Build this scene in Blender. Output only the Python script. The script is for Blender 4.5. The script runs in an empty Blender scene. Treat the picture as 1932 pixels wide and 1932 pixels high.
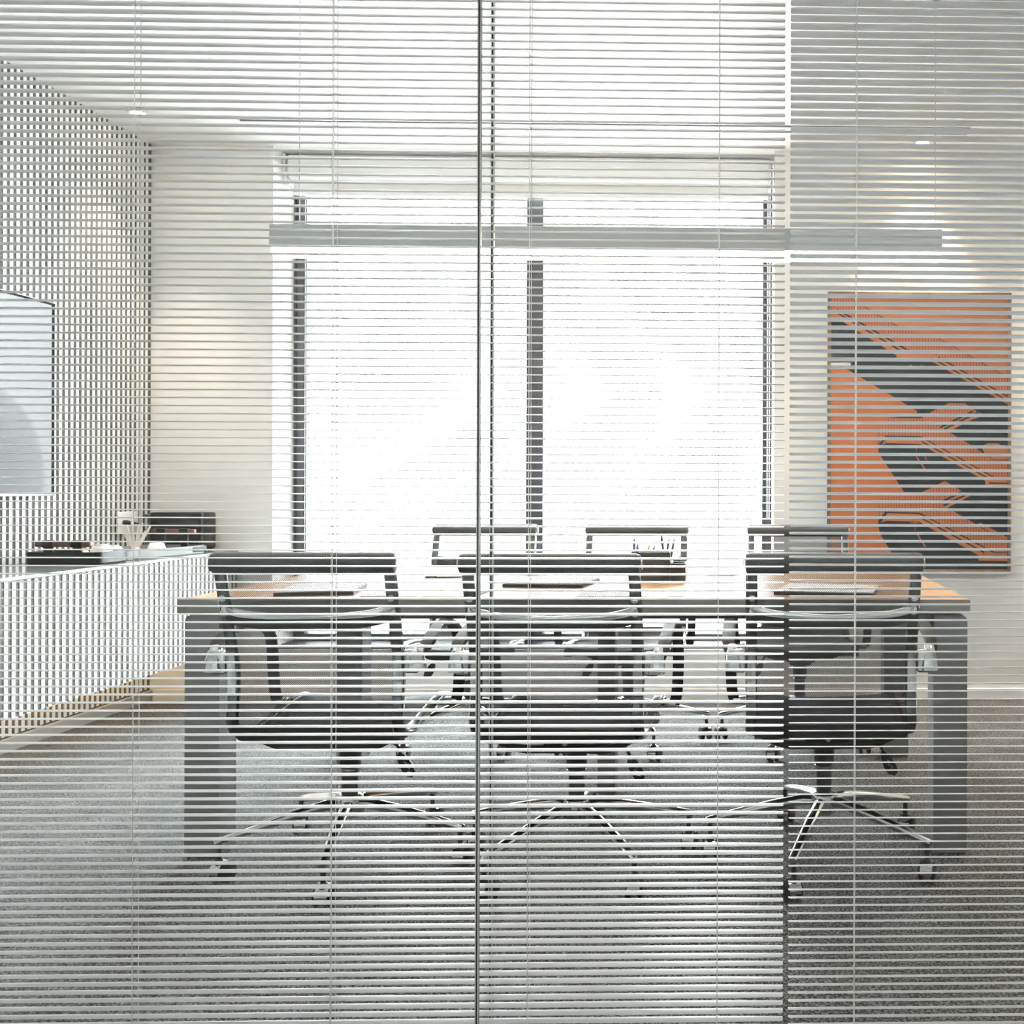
import bpy, bmesh, math, random
from mathutils import Vector, Matrix
random.seed(7)
R = math.radians
sc = bpy.context.scene
C = sc.collection

# ---------------------------------------------------------------- camera
cam_d = bpy.data.cameras.new('camera'); cam = bpy.data.objects.new('camera', cam_d); C.objects.link(cam)
cam_d.sensor_width = 36; cam_d.lens = 36
cam_d.shift_x = -0.2533; cam_d.shift_y = -0.0238
cam_d.clip_start = 0.02; cam_d.clip_end = 200
YAW, ROLL = R(1.3), 0.003
cam.matrix_world = (Matrix.Translation((0, 0, 1.065)) @ Matrix.Rotation(-YAW, 4, 'Z') @ Matrix.Rotation(R(90), 4, 'X')
                    @ Matrix.Rotation(ROLL, 4, 'Z'))
sc.camera = cam

# ---------------------------------------------------------------- world: bright overcast sky
w = bpy.data.worlds.new('overcast'); sc.world = w; w.use_nodes = True
bg = w.node_tree.nodes['Background']
bg.inputs[0].default_value = (0.93, 0.97, 1.0, 1); bg.inputs[1].default_value = 7.0

# ---------------------------------------------------------------- exposure
sc.view_settings.view_transform = 'Standard'; sc.view_settings.look = 'None'
sc.view_settings.exposure = 2.1; sc.view_settings.gamma = 1.0
sc.view_settings.use_curve_mapping = False
try:
    sc.cycles.transparent_max_bounces = 32; sc.cycles.max_bounces = 8; sc.cycles.diffuse_bounces = 5; sc.cycles.glossy_bounces = 4
except Exception: pass

# ================================================================ materials
def mat(name, col, rough=0.5, metal=0.0, spec=0.5, coat=0.0):
    m = bpy.data.materials.new(name); m.use_nodes = True
    b = m.node_tree.nodes['Principled BSDF']
    b.inputs['Base Color'].default_value = (*col, 1); b.inputs['Roughness'].default_value = rough
    b.inputs['Metallic'].default_value = metal; b.inputs['Specular IOR Level'].default_value = spec
    b.inputs['Coat Weight'].default_value = coat
    return m
def nd(m, t, **kw):
    n = m.node_tree.nodes.new(t)
    for k, v in kw.items(): setattr(n, k, v)
    return n
def ln(m, a, b): m.node_tree.links.new(a, b)
def bsdf(m): return m.node_tree.nodes['Principled BSDF']
def coords(m, kind='Object', scale=(1, 1, 1)):
    t = nd(m, 'ShaderNodeTexCoord'); mp = nd(m, 'ShaderNodeMapping'); mp.inputs['Scale'].default_value = scale
    ln(m, t.outputs[kind], mp.inputs[0]); return mp.outputs[0]
def noisy(m, col2, scale=20, detail=4, lo=.35, hi=.65, vec=None, bump=0.0, dist=.002):
    b = bsdf(m); c1 = b.inputs['Base Color'].default_value[:]
    v = vec or coords(m)
    n = nd(m, 'ShaderNodeTexNoise'); n.inputs['Scale'].default_value = scale; n.inputs['Detail'].default_value = detail
    ln(m, v, n.inputs['Vector'])
    r = nd(m, 'ShaderNodeValToRGB'); r.color_ramp.elements[0].position = lo; r.color_ramp.elements[1].position = hi
    r.color_ramp.elements[0].color = c1; r.color_ramp.elements[1].color = (*col2, 1)
    ln(m, n.outputs[0], r.inputs[0]); ln(m, r.outputs[0], b.inputs['Base Color'])
    if bump:
        bp = nd(m, 'ShaderNodeBump'); bp.inputs['Strength'].default_value = bump; bp.inputs['Distance'].default_value = dist
        ln(m, n.outputs[0], bp.inputs['Height']); ln(m, bp.outputs[0], b.inputs['Normal'])
    return m
def emit(name, col, s):
    m = bpy.data.materials.new(name); m.use_nodes = True; nt = m.node_tree; nt.nodes.clear()
    e = nt.nodes.new('ShaderNodeEmission'); e.inputs[0].default_value = (*col, 1); e.inputs[1].default_value = s
    o = nt.nodes.new('ShaderNodeOutputMaterial'); nt.links.new(e.outputs[0], o.inputs[0]); return m
def glass(name, tint=(.97, .985, .98), refl=1.0):
    m = bpy.data.materials.new(name); m.use_nodes = True; nt = m.node_tree; nt.nodes.clear()
    t = nt.nodes.new('ShaderNodeBsdfTransparent'); t.inputs[0].default_value = (*tint, 1)
    g = nt.nodes.new('ShaderNodeBsdfGlossy'); g.inputs['Roughness'].default_value = 0.0
    f = nt.nodes.new('ShaderNodeFresnel'); f.inputs[0].default_value = 1.3
    mu = nt.nodes.new('ShaderNodeMath'); mu.operation = 'MULTIPLY'; mu.inputs[1].default_value = refl
    x = nt.nodes.new('ShaderNodeMixShader'); o = nt.nodes.new('ShaderNodeOutputMaterial')
    nt.links.new(f.outputs[0], mu.inputs[0]); nt.links.new(mu.outputs[0], x.inputs[0])
    nt.links.new(t.outputs[0], x.inputs[1]); nt.links.new(g.outputs[0], x.inputs[2]); nt.links.new(x.outputs[0], o.inputs[0])
    return m

M = {}
M['wall'] = noisy(mat('wall_paint', (.79, .79, .785), .7), (.765, .765, .76), 6)
M['ceil'] = noisy(mat('ceiling_paint', (.86, .86, .85), .75), (.84, .84, .83), 5)
M['batten'] = noisy(mat('white_lacquer', (.83, .83, .82), .4), (.80, .80, .79), 9)
M['gap'] = noisy(mat('grey_backing', (.115, .112, .106), .8), (.095, .092, .087), 12)
M['slat'] = noisy(mat('slat_enamel', (.68, .695, .71), .38), (.66, .675, .69), 4)
M['cord'] = mat('white_cord', (.80, .80, .79), .7)
M['pane'] = glass('partition_glass', (.985, .992, .99), .55)
M['wpane'] = glass('window_glass', (.97, .985, .985), .8)
M['silicone'] = mat('dark_silicone', (.035, .035, .037), .45)
M['edge'] = mat('glass_edge', (.55, .60, .59), .25)
M['alu'] = mat('grey_aluminium', (.42, .43, .44), .4, .6)
M['frame'] = noisy(mat('dark_window_frame', (.075, .078, .09), .45), (.095, .098, .11), 30)
M['sill'] = mat('dark_sill', (.07, .07, .075), .5)
M['white_metal'] = mat('white_metal', (.80, .81, .82), .4)
M['trim'] = mat('white_trim', (.82, .82, .81), .5)
M['skirt'] = mat('grey_skirting', (.42, .42, .41), .5)
M['slot'] = mat('slot_black', (.02, .02, .02), .6)
M['pend'] = mat('pendant_grey', (.47, .49, .50), .45, .3)
M['wire'] = mat('steel_wire', (.35, .36, .37), .4, .8)
M['warm'] = emit('pendant_diffuser', (1.0, .86, .70), 9.0)
M['lamp'] = emit('downlight_led', (1.0, .80, .58), 25.0)
M['led'] = emit('led_strip', (1.0, .72, .42), 6.0)
M['chrome'] = mat('chrome', (.66, .67, .68), .12, 1.0)
M['rail'] = mat('polished_dark_alloy', (.16, .165, .175), .22, .9)
M['black'] = noisy(mat('black_plastic', (.018, .018, .02), .42), (.026, .026, .028), 40)
M['leather'] = noisy(mat('black_leather', (.02, .019, .019), .6, spec=.25), (.032, .03, .029), 120, bump=.15, dist=.001)
M['lining'] = noisy(mat('seat_lining', (.03, .031, .035), .6), (.045, .046, .05), 200)
M['roll'] = mat('roll_mesh', (.075, .078, .088), .5)
M['steel'] = mat('column_steel', (.10, .10, .105), .3, .7)
M['legmetal'] = noisy(mat('table_leg_grey', (.25, .25, .26), .42, .2), (.27, .27, .28), 14)
M['darkbeam'] = mat('table_beam_dark', (.06, .06, .065), .5, .3)
M['paper'] = mat('white_paper', (.85, .85, .84), .6)
M['folder'] = noisy(mat('black_folder', (.03, .03, .034), .45), (.04, .04, .044), 60)
M['blkgloss'] = mat('black_gloss', (.012, .012, .014), .12)
M['blksatin'] = mat('black_tray', (.012, .012, .013), .45, spec=.25)
M['silver'] = noisy(mat('grey_felt_metal', (.30, .30, .30), .75, spec=.2), (.26, .26, .26), 90)
M['border'] = mat('black_screen_border', (.012, .012, .013), .8, spec=.08)
M['porcelain'] = mat('white_porcelain', (.86, .86, .84), .22)
M['walnut'] = noisy(mat('walnut', (.10, .045, .03), .5), (.16, .075, .05), 6, vec=None)
M['stick'] = noisy(mat('pale_wood', (.80, .72, .63), .6), (.84, .78, .71), 30)
M['counter'] = mat('counter_glass', (.22, .235, .235), .12)
M['cabin'] = mat('cabinet_body', (.60, .60, .59), .5)
M['frame_wood'] = noisy(mat('picture_frame_wood', (.16, .10, .06), .5), (.24, .16, .10), 25)
M['band'] = noisy(mat('grey_edge_band', (.34, .325, .30), .5), (.27, .255, .235), 4, vec=None)
M['concrete'] = noisy(mat('terrace_concrete', (.55, .55, .53), .8), (.48, .48, .46), 3)
M['plate'] = mat('outlet_white', (.84, .83, .80), .4)

# carpet: looped grey pile
m = M['carpet'] = mat('carpet_loop', (.05, .05, .052), .95, spec=.15)
v = coords(m)
n1 = nd(m, 'ShaderNodeTexNoise'); n1.inputs['Scale'].default_value = 150; n1.inputs['Detail'].default_value = 3; ln(m, v, n1.inputs['Vector'])
n2 = nd(m, 'ShaderNodeTexVoronoi'); n2.inputs['Scale'].default_value = 210; ln(m, v, n2.inputs['Vector'])
n3 = nd(m, 'ShaderNodeTexNoise'); n3.inputs['Scale'].default_value = 6; ln(m, v, n3.inputs['Vector'])
ad = nd(m, 'ShaderNodeMath', operation='MULTIPLY_ADD'); ln(m, n2.outputs['Distance'], ad.inputs[0]); ad.inputs[1].default_value = -.35; ln(m, n1.outputs[0], ad.inputs[2])
a2 = nd(m, 'ShaderNodeMath', operation='MULTIPLY_ADD'); ln(m, n3.outputs[0], a2.inputs[0]); a2.inputs[1].default_value = .15; ln(m, ad.outputs[0], a2.inputs[2])
r = nd(m, 'ShaderNodeValToRGB'); r.color_ramp.elements[0].position = .30; r.color_ramp.elements[1].position = .66
r.color_ramp.elements[0].color = (.02, .02, .021, 1); r.color_ramp.elements[1].color = (.34, .337, .333, 1)
ln(m, a2.outputs[0], r.inputs[0]); ln(m, r.outputs[0], bsdf(m).inputs['Base Color'])
bsdf(m).inputs['Sheen Weight'].default_value = .10; bsdf(m).inputs['Sheen Roughness'].default_value = .45
bp = nd(m, 'ShaderNodeBump'); bp.inputs['Strength'].default_value = .8; bp.inputs['Distance'].default_value = .004
ln(m, ad.outputs[0], bp.inputs['Height']); ln(m, bp.outputs[0], bsdf(m).inputs['Normal'])

m = M['roll']
ck = nd(m, 'ShaderNodeTexChecker'); ck.inputs['Scale'].default_value = 330; ln(m, coords(m), ck.inputs['Vector'])
ck.inputs['Color1'].default_value = (.11, .115, .125, 1); ck.inputs['Color2'].default_value = (.035, .037, .042, 1)
ln(m, ck.outputs[0], bsdf(m).inputs['Base Color'])

# oak table top
m = M['oak'] = mat('oak_top', (.62, .40, .23), .28)
v = coords(m, scale=(1.2, 14, 14))
n1 = nd(m, 'ShaderNodeTexNoise'); n1.inputs['Scale'].default_value = 3.5; n1.inputs['Detail'].default_value = 6; ln(m, v, n1.inputs['Vector'])
r = nd(m, 'ShaderNodeValToRGB'); r.color_ramp.elements[0].position = .3; r.color_ramp.elements[1].position = .7
r.color_ramp.elements[0].color = (.66, .41, .23, 1); r.color_ramp.elements[1].color = (.55, .33, .18, 1)
ln(m, n1.outputs[0], r.inputs[0]); ln(m, r.outputs[0], bsdf(m).inputs['Base Color'])

# woven chair mesh: dark threads with see-through holes
m = M['mesh'] = mat('woven_mesh', (.05, .052, .06), .5)
t = nd(m, 'ShaderNodeTexCoord')
mp = nd(m, 'ShaderNodeMapping'); mp.inputs['Rotation'].default_value = (0, 0, R(45)); mp.inputs['Scale'].default_value = (310, 310, 310)
ln(m, t.outputs['UV'], mp.inputs[0])
sx = nd(m, 'ShaderNodeSeparateXYZ'); ln(m, mp.outputs[0], sx.inputs[0])
outs = []
for k in (0, 1):
    f = nd(m, 'ShaderNodeMath', operation='FRACT'); ln(m, sx.outputs[k], f.inputs[0])
    s_ = nd(m, 'ShaderNodeMath', operation='SUBTRACT'); ln(m, f.outputs[0], s_.inputs[0]); s_.inputs[1].default_value = .5
    a_ = nd(m, 'ShaderNodeMath', operation='ABSOLUTE'); ln(m, s_.outputs[0], a_.inputs[0])
    l_ = nd(m, 'ShaderNodeMath', operation='LESS_THAN'); ln(m, a_.outputs[0], l_.inputs[0]); l_.inputs[1].default_value = .295
    outs.append(l_.outputs[0])
hole = nd(m, 'ShaderNodeMath', operation='MULTIPLY'); ln(m, outs[0], hole.inputs[0]); ln(m, outs[1], hole.inputs[1])
al = nd(m, 'ShaderNodeMath', operation='SUBTRACT'); al.inputs[0].default_value = 1.0; ln(m, hole.outputs[0], al.inputs[1])
ln(m, al.outputs[0], bsdf(m).inputs['Alpha'])

# screen is off: pale window reflection with darker rounded shape, painted in as emission
m = M['screen'] = bpy.data.materials.new('screen_painted_reflection'); m.use_nodes = True
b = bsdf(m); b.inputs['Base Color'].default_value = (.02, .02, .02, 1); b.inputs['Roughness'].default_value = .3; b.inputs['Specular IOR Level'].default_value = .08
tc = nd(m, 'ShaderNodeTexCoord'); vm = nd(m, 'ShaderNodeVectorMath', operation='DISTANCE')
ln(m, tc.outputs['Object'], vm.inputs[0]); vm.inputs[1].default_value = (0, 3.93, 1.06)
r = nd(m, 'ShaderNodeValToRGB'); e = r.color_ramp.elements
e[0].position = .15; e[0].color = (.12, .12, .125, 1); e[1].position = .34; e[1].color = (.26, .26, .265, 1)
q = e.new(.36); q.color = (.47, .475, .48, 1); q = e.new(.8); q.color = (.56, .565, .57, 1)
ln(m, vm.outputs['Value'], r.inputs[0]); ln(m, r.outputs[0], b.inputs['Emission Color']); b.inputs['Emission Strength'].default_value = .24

# print colours
M['p_orange'] = noisy(mat('print_orange', (.86, .30, .13), .5), (.82, .265, .10), 9)
M['p_deep'] = noisy(mat('print_deep_orange', (.84, .245, .075), .5), (.80, .22, .06), 9)
M['p_dark'] = noisy(mat('print_slate', (.026, .031, .040), .45), (.036, .040, .048), 5)
m = M['p_stripe'] = mat('print_baluster_stripe', (.72, .18, .06), .5)
wv = nd(m, 'ShaderNodeTexWave'); wv.inputs['Scale'].default_value = 22; wv.bands_direction = 'X'; ln(m, coords(m), wv.inputs['Vector'])
r = nd(m, 'ShaderNodeValToRGB'); r.color_ramp.elements[0].color = (.52, .12, .05, 1); r.color_ramp.elements[1].color = (.84, .27, .115, 1)
r.color_ramp.elements[0].position = .1; r.color_ramp.elements[1].position = .35
ln(m, wv.outputs[0], r.inputs[0]); ln(m, r.outputs[0], bsdf(m).inputs['Base Color'])

# ================================================================ geometry helpers
class MB:
    def __init__(s): s.v = []; s.f = []; s.mi = []; s.uv = None
    def add(s, vs, fs, mi=0):
        o = len(s.v); s.v += [tuple(p) for p in vs]; s.f += [tuple(i + o for i in f) for f in fs]; s.mi += [mi] * len(fs); return s
    def box(s, x0, x1, y0, y1, z0, z1, mi=0):
        return s.add([(x, y, z) for x in (x0, x1) for y in (y0, y1) for z in (z0, z1)],
              [(0, 1, 3, 2), (4, 6, 7, 5), (0, 4, 5, 1), (2, 3, 7, 6), (0, 2, 6, 4), (1, 5, 7, 3)], mi)
    def bev(s, x0, x1, y0, y1, z0, z1, r=.004, seg=2, mi=0):
        bm = bmesh.new(); bmesh.ops.create_cube(bm, size=1)
        for v in bm.verts: v.co = ((x0 + x1) / 2 + v.co.x * (x1 - x0), (y0 + y1) / 2 + v.co.y * (y1 - y0), (z0 + z1) / 2 + v.co.z * (z1 - z0))
        bmesh.ops.bevel(bm, geom=bm.edges[:], offset=r, segments=seg, affect='EDGES', profile=.5)
        bm.verts.index_update()
        s.add([v.co[:] for v in bm.verts], [[v.index for v in f.verts] for f in bm.faces], mi); bm.free(); return s
    def sweep(s, path, sec, up=(0, 0, 1), scale=None, cap=True, mi=0):
        P = [Vector(p) for p in path]; n = len(P); k = len(sec); vs = []
        up = Vector(up)
        for i, p in enumerate(P):
            t = (P[min(i + 1, n - 1)] - P[max(i - 1, 0)]).normalized()
            a = t.cross(up)
            if a.length < 1e-4: a = t.cross(Vector((1, 0, 0)))
            a.normalize(); b = a.cross(t).normalized()
            sc_ = scale[i] if scale else 1.0
            if not isinstance(sc_, (tuple, list)): sc_ = (sc_, sc_)
            for (u, w_) in sec: vs.append(p + a * u * sc_[0] + b * w_ * sc_[1])
        fs = [(i * k + j, i * k + (j + 1) % k, (i + 1) * k + (j + 1) % k, (i + 1) * k + j) for i in range(n - 1) for j in range(k)]
        if cap: fs += [tuple(range(k))[::-1], tuple((n - 1) * k + j for j in range(k))]
        return s.add(vs, fs, mi)
    def tube(s, path, r, n=8, scale=None, mi=0, up=(0, 0, 1)):
        return s.sweep(path, [(r * math.cos(2 * math.pi * i / n), r * math.sin(2 * math.pi * i / n)) for i in range(n)], up, scale, True, mi)
    def lathe(s, prof, c=(0, 0, 0), axis='z', n=20, mi=0):
        vs = []; k = len(prof)
        for i in range(n):
            a = 2 * math.pi * i / n
            for (r, h) in prof:
                p = (r * math.cos(a), r * math.sin(a), h)
                if axis == 'x': p = (h, p[0], p[1])
                if axis == 'y': p = (p[1], h, p[0])
                vs.append((p[0] + c[0], p[1] + c[1], p[2] + c[2]))
        fs = [(i * k + j, ((i + 1) % n) * k + j, ((i + 1) % n) * k + j + 1, i * k + j + 1) for i in range(n) for j in range(k - 1)]
        if prof[0][0] > 1e-6: fs.append(tuple(i * k for i in range(n))[::-1])
        if prof[-1][0] > 1e-6: fs.append(tuple(i * k + k - 1 for i in range(n)))
        return s.add(vs, fs, mi)
    def xform(s, mtx):
        s.v = [tuple(mtx @ Vector(p)) for p in s.v]; return s
    def mesh(s, name, mats, smooth=True, ang=38):
        me = bpy.data.meshes.new(name); me.from_pydata(s.v, [], s.f)
        for m_ in (mats if isinstance(mats, (list, tuple)) else [mats]): me.materials.append(m_)
        if any(s.mi): me.polygons.foreach_set('material_index', s.mi)
        bm = bmesh.new(); bm.from_mesh(me); bmesh.ops.recalc_face_normals(bm, faces=bm.faces[:]); bm.to_mesh(me); bm.free()
        if smooth:
            me.polygons.foreach_set('use_smooth', [True] * len(me.polygons)); me.set_sharp_from_angle(angle=R(ang))
        me.update(); return me
    def build(s, name, mats, parent=None, smooth=True, ang=38):
        return link(name, s.mesh(name, mats, smooth, ang), parent)
def link(name, me, parent=None, loc=None, rz=None):
    o = bpy.data.objects.new(name, me); C.objects.link(o); o.parent = parent
    if loc is not None: o.location = loc
    if rz is not None: o.rotation_euler = (0, 0, rz)
    return o
def tag(o, label, cat, group=None):
    o['label'] = label; o['category'] = cat
    if group: o['group'] = group
    return o
def struct(o): o['kind'] = 'structure'; return o
def thing(name, label, cat, loc=(0, 0, 0), rz=0, group=None):
    o = bpy.data.objects.new(name, None); C.objects.link(o); o.location = loc; o.rotation_euler = (0, 0, rz); o.empty_display_size = .05
    return tag(o, label, cat, group)
def shell(name):
    o = bpy.data.objects.new(name, None); C.objects.link(o); o.empty_display_size = .05; return struct(o)
def catmull(pts, sub=4):
    P = [Vector(p) for p in pts]; out = []
    for i in range(len(P) - 1):
        p0, p1, p2, p3 = P[max(i - 1, 0)], P[i], P[i + 1], P[min(i + 2, len(P) - 1)]
        for k in range(sub):
            t = k / sub
            out.append(.5 * ((2 * p1) + (p2 - p0) * t + (2 * p0 - 5 * p1 + 4 * p2 - p3) * t * t + (3 * p1 - p0 - 3 * p2 + p3) * t ** 3))
    out.append(P[-1]); return out
def rrect(w_, h_, r=.003, n=3):
    out = []
    for cx, cy, a0 in ((w_ / 2 - r, h_ / 2 - r, 0), (-w_ / 2 + r, h_ / 2 - r, 90), (-w_ / 2 + r, -h_ / 2 + r, 180), (w_ / 2 - r, -h_ / 2 + r, 270)):
        for i in range(n): a = R(a0 + 90 * i / (n - 1)); out.append((cx + r * math.cos(a), cy + r * math.sin(a)))
    return out

# ================================================================ the setting
XL, XR, YB, ZC = -2.96, 2.6, 5.14, 2.755
YF0, YF1, YBL = 1.755, 1.845, 1.80          # partition panes and the blind between them
struct(MB().box(XL - .3, XR + .2, -2.0, 5.5, -.12, 0).build('floor', M['carpet'], smooth=False))
ce = shell('ceiling')
b = MB()
# ceiling leaves a slot for the linear air diffuser
DX0, DX1, DY0, DY1 = -2.36, 1.04, 4.765, 4.885
b.box(XL - .3, XR + .2, -2.0, DY0, ZC, ZC + .12); b.box(XL - .3, XR + .2, DY1, 5.6, ZC, ZC + .12)
b.box(XL - .3, DX0, DY0, DY1, ZC, ZC + .12); b.box(DX1, XR + .2, DY0, DY1, ZC, ZC + .12); b.box(DX0, DX1, DY0, DY1, ZC + .09, ZC + .12)
b.build('ceiling_panel', M['ceil'], ce, smooth=False)

# left wall: grey backing with white vertical battens
wl = struct(MB().box(XL - .15, XL, -2.0, 5.5, 0, ZC).build('wall_left', M['gap'], smooth=False))
BP = .037
me = MB().box(0, .003, 0, .0175, .062, ZC - .002).mesh('batten', M['batten'], smooth=False)
y = YB - .03; k = 0
while y > 1.93:
    o = link('batten', me, wl, (XL, y - .0175, 0)); y -= BP
MB().box(XL, XL + .012, -2.0, YF0 - .03, 0, ZC).build('corridor_lining', M['wall'], wl, smooth=False)
bb = struct(MB().bev(XL, XL + .014, 1.93, YB, 0, .055, .003, 1).build('baseboard_left', M['skirt'], smooth=False))

# back wall with the window opening
WX0, WX1, WZ0 = -2.362, .129, .253
b = MB()
b.box(XL, WX0, YB, YB + .36, 0, ZC); b.box(WX1, XR + .2, YB, YB + .36, 0, ZC); b.box(WX0, WX1, YB, YB + .36, 0, WZ0)
struct(b.build('wall_back', M['wall'], smooth=False))
struct(MB().bev(XL + .022, XR, YB - .014, YB, 0, .058, .003, 1).build('baseboard_back', M['trim'], smooth=False))
struct(MB().box(XR, XR + .15, -2.0, 5.5, 0, ZC).build('wall_right', M['wall'], smooth=False))
struct(MB().box(XL - .15, XR + .15, -2.15, -2.0, 0, ZC).build('wall_corridor', M['wall'], smooth=False))

# window
wn = shell('window_1')
YW = 5.37
MB().box(WX0, WX1, YB + .02, YW + .03, WZ0, WZ0 + .012).build('window_sill', M['sill'], wn, smooth=False)
for x0, x1 in ((-2.36, -2.306), (-1.16, -1.072), (.073, .124)):
    MB().bev(x0, x1, YW, YW + .07, WZ0 + .012, 2.70, .004, 1).build('mullion', M['frame'], wn)
    MB().box(x0 + .012, x0 + .016, YW - .004, YW, WZ0 + .02, 2.69).build('gasket', M['slot'], wn, smooth=False)
MB().bev(-2.36, .124, YW, YW + .07, WZ0 + .012, WZ0 + .045, .004, 1).build('bottom_rail', M['frame'], wn)
MB().bev(-2.36, .124, YW, YW + .07, 2.66, 2.745, .004, 1).build('top_rail', M['frame'], wn)
MB().box(-2.2975, -2.2925, YW - .004, YW + .03, WZ0 + .045, 2.66).build('glazing_bead', M['frame'], wn, smooth=False)
for x0, x1 in ((-2.306, -1.16), (-1.072, .073)):
    MB().box(x0, x1, YW + .03, YW + .038, WZ0 + .045, 2.66).build('window_pane', M['wpane'], wn, smooth=False)
# ground outside
struct(MB().box(-30, 30, 5.6, 45, -.4, -.25).build('ground', M['concrete'], smooth=False))

# roller shade box over the window
rs = thing('roller_shade', 'white roller shade box fixed across the top of the bright window', 'window shade', (-1.12, 5.27, 2.6))
def rel(o): return Matrix.Translation(-Vector(o.location))
b = MB().bev(-2.335, .105, 5.225, 5.34, 2.625, 2.742, .012, 3); b.xform(rel(rs)).build('cassette', M['white_metal'], rs)
b = MB().box(-2.33, .10, 5.30, 5.304, 2.575, 2.63); b.xform(rel(rs)).build('fabric', M['trim'], rs, smooth=False)
b = MB().bev(-2.33, .10, 5.294, 5.31, 2.555, 2.578, .004, 2); b.xform(rel(rs)).build('hem_bar', M['white_metal'], rs)
for x in (-2.35, .112):
    b = MB().bev(x - .012, x + .004, 5.235, 5.335, 2.60, 2.745, .004, 2); b.xform(rel(rs)).build('end_bracket', M['white_metal'], rs)
b = MB()
for cx, cy in ((.108, 5.262), (.098, 5.30)):
    b.tube([(cx, cy, 2.62 - .006 * i) for i in range(286)], .004, 6, scale=[1.0 if i % 2 else .3 for i in range(286)], up=(0, 1, 0))
b.xform(rel(rs)).build('bead_chain', M['plate'], rs)

# ceiling air diffuser
df = thing('air_diffuser', 'long double-slot linear air diffuser set into the white ceiling', 'air vent', (-.66, 4.825, ZC))
for y0, y1 in ((DY0 + .006, DY0 + .032), (DY0 + .082, DY1 - .012)):
    b = MB().box(DX0 + .004, DX1 - .004, y0, y1, ZC + .003, ZC + .06); b.xform(rel(df)).build('slot', M['slot'], df, smooth=False)
for y0, y1 in ((DY0 + .001, DY0 + .006), (DY0 + .032, DY0 + .082), (DY1 - .012, DY1 - .001)):
    b = MB().box(DX0 + .002, DX1 - .002, y0, y1, ZC - .002, ZC + .085); b.xform(rel(df)).build('blade', M['white_metal'], df, smooth=False)

# ================================================================ glazed partition and its blinds
wf = shell('wall_front')
JX = [-2.93, -1.66, -.459, .741, 2.57]
for yy in (YF0, YF1):
    for i in range(4):
        MB().box(JX[i] + .003, JX[i + 1] - .003, yy - .004, yy + .004, .05, 2.69).build('glass_pane', M['pane'], wf, smooth=False)
    for x in JX[1:-1]:
        MB().box(x - .0012, x + .0012, yy - .0045, yy + .0045, .05, 2.69).build('silicone_joint', M['silicone'], wf, smooth=False)
        for s in (-1, 1):
            MB().box(x + s * .0021 - .0009, x + s * .0021 + .0009, yy - .0042, yy + .0042, .05, 2.69).build('pane_edge', M['edge'], wf, smooth=False)
    MB().bev(XL, XR, yy - .02, yy + .02, 0, .05, .003, 1).build('bottom_channel', M['alu'], wf)
    MB().bev(XL, XR, yy - .02, yy + .02, 2.69, ZC, .003, 1).build('top_channel', M['alu'], wf)

def slat_mesh(x0, x1, tilts, W=.0172):
    """thin crowned slat from x0 to x1; tilts = [(x, angle)] positive lowers the far edge"""
    b = MB(); N = 5
    def tilt(x):
        for (xa, a), (xb, c_) in zip(tilts, tilts[1:]):
            if xa <= x <= xb:
                t = (x - xa) / (xb - xa); t = t * t * (3 - 2 * t); return a + (c_ - a) * t
        return tilts[0][1] if x < tilts[0][0] else tilts[-1][1]
    xs = [x0, x0 + .0008, x0 + .003] + [t_[0] for t_ in tilts[1:-1]] + [x1 - .003, x1 - .0008, x1]
    for ex in ((tilts[-2][0] + x1) / 2, (tilts[0][0] + tilts[1][0]) / 2): xs.append(ex)
    xs = sorted(set(xs)); rings = []
    for x in xs:
        d = min(x - x0, x1 - x); ww = W * (.72 if d < .0004 else .9 if d < .0015 else 1)
        a = R(tilt(x)); top = []; bot = []
        for i in range(N):
            u = (i / (N - 1) - .5) * ww; h = .0018 * (1 - (2 * u / W) ** 2) - .0011
            for L, dz in ((top, .00022), (bot, -.00022)):
                yy = u * math.cos(a) + (h + dz) * math.sin(a); zz = -u * math.sin(a) + (h + dz) * math.cos(a); L.append((x, yy, zz))
        rings.append(top + bot[::-1])
    k = 2 * N; vs = [p for r_ in rings for p in r_]
    fs = [(i * k + j, i * k + (j + 1) % k, (i + 1) * k + (j + 1) % k, (i + 1) * k + j) for i in range(len(rings) - 1) for j in range(k)]
    fs += [tuple(range(k))[::-1], tuple((len(rings) - 1) * k + j for j in range(k))]
    b.add(vs, fs); return b.mesh('slat', M['slat'], ang=50)

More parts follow.
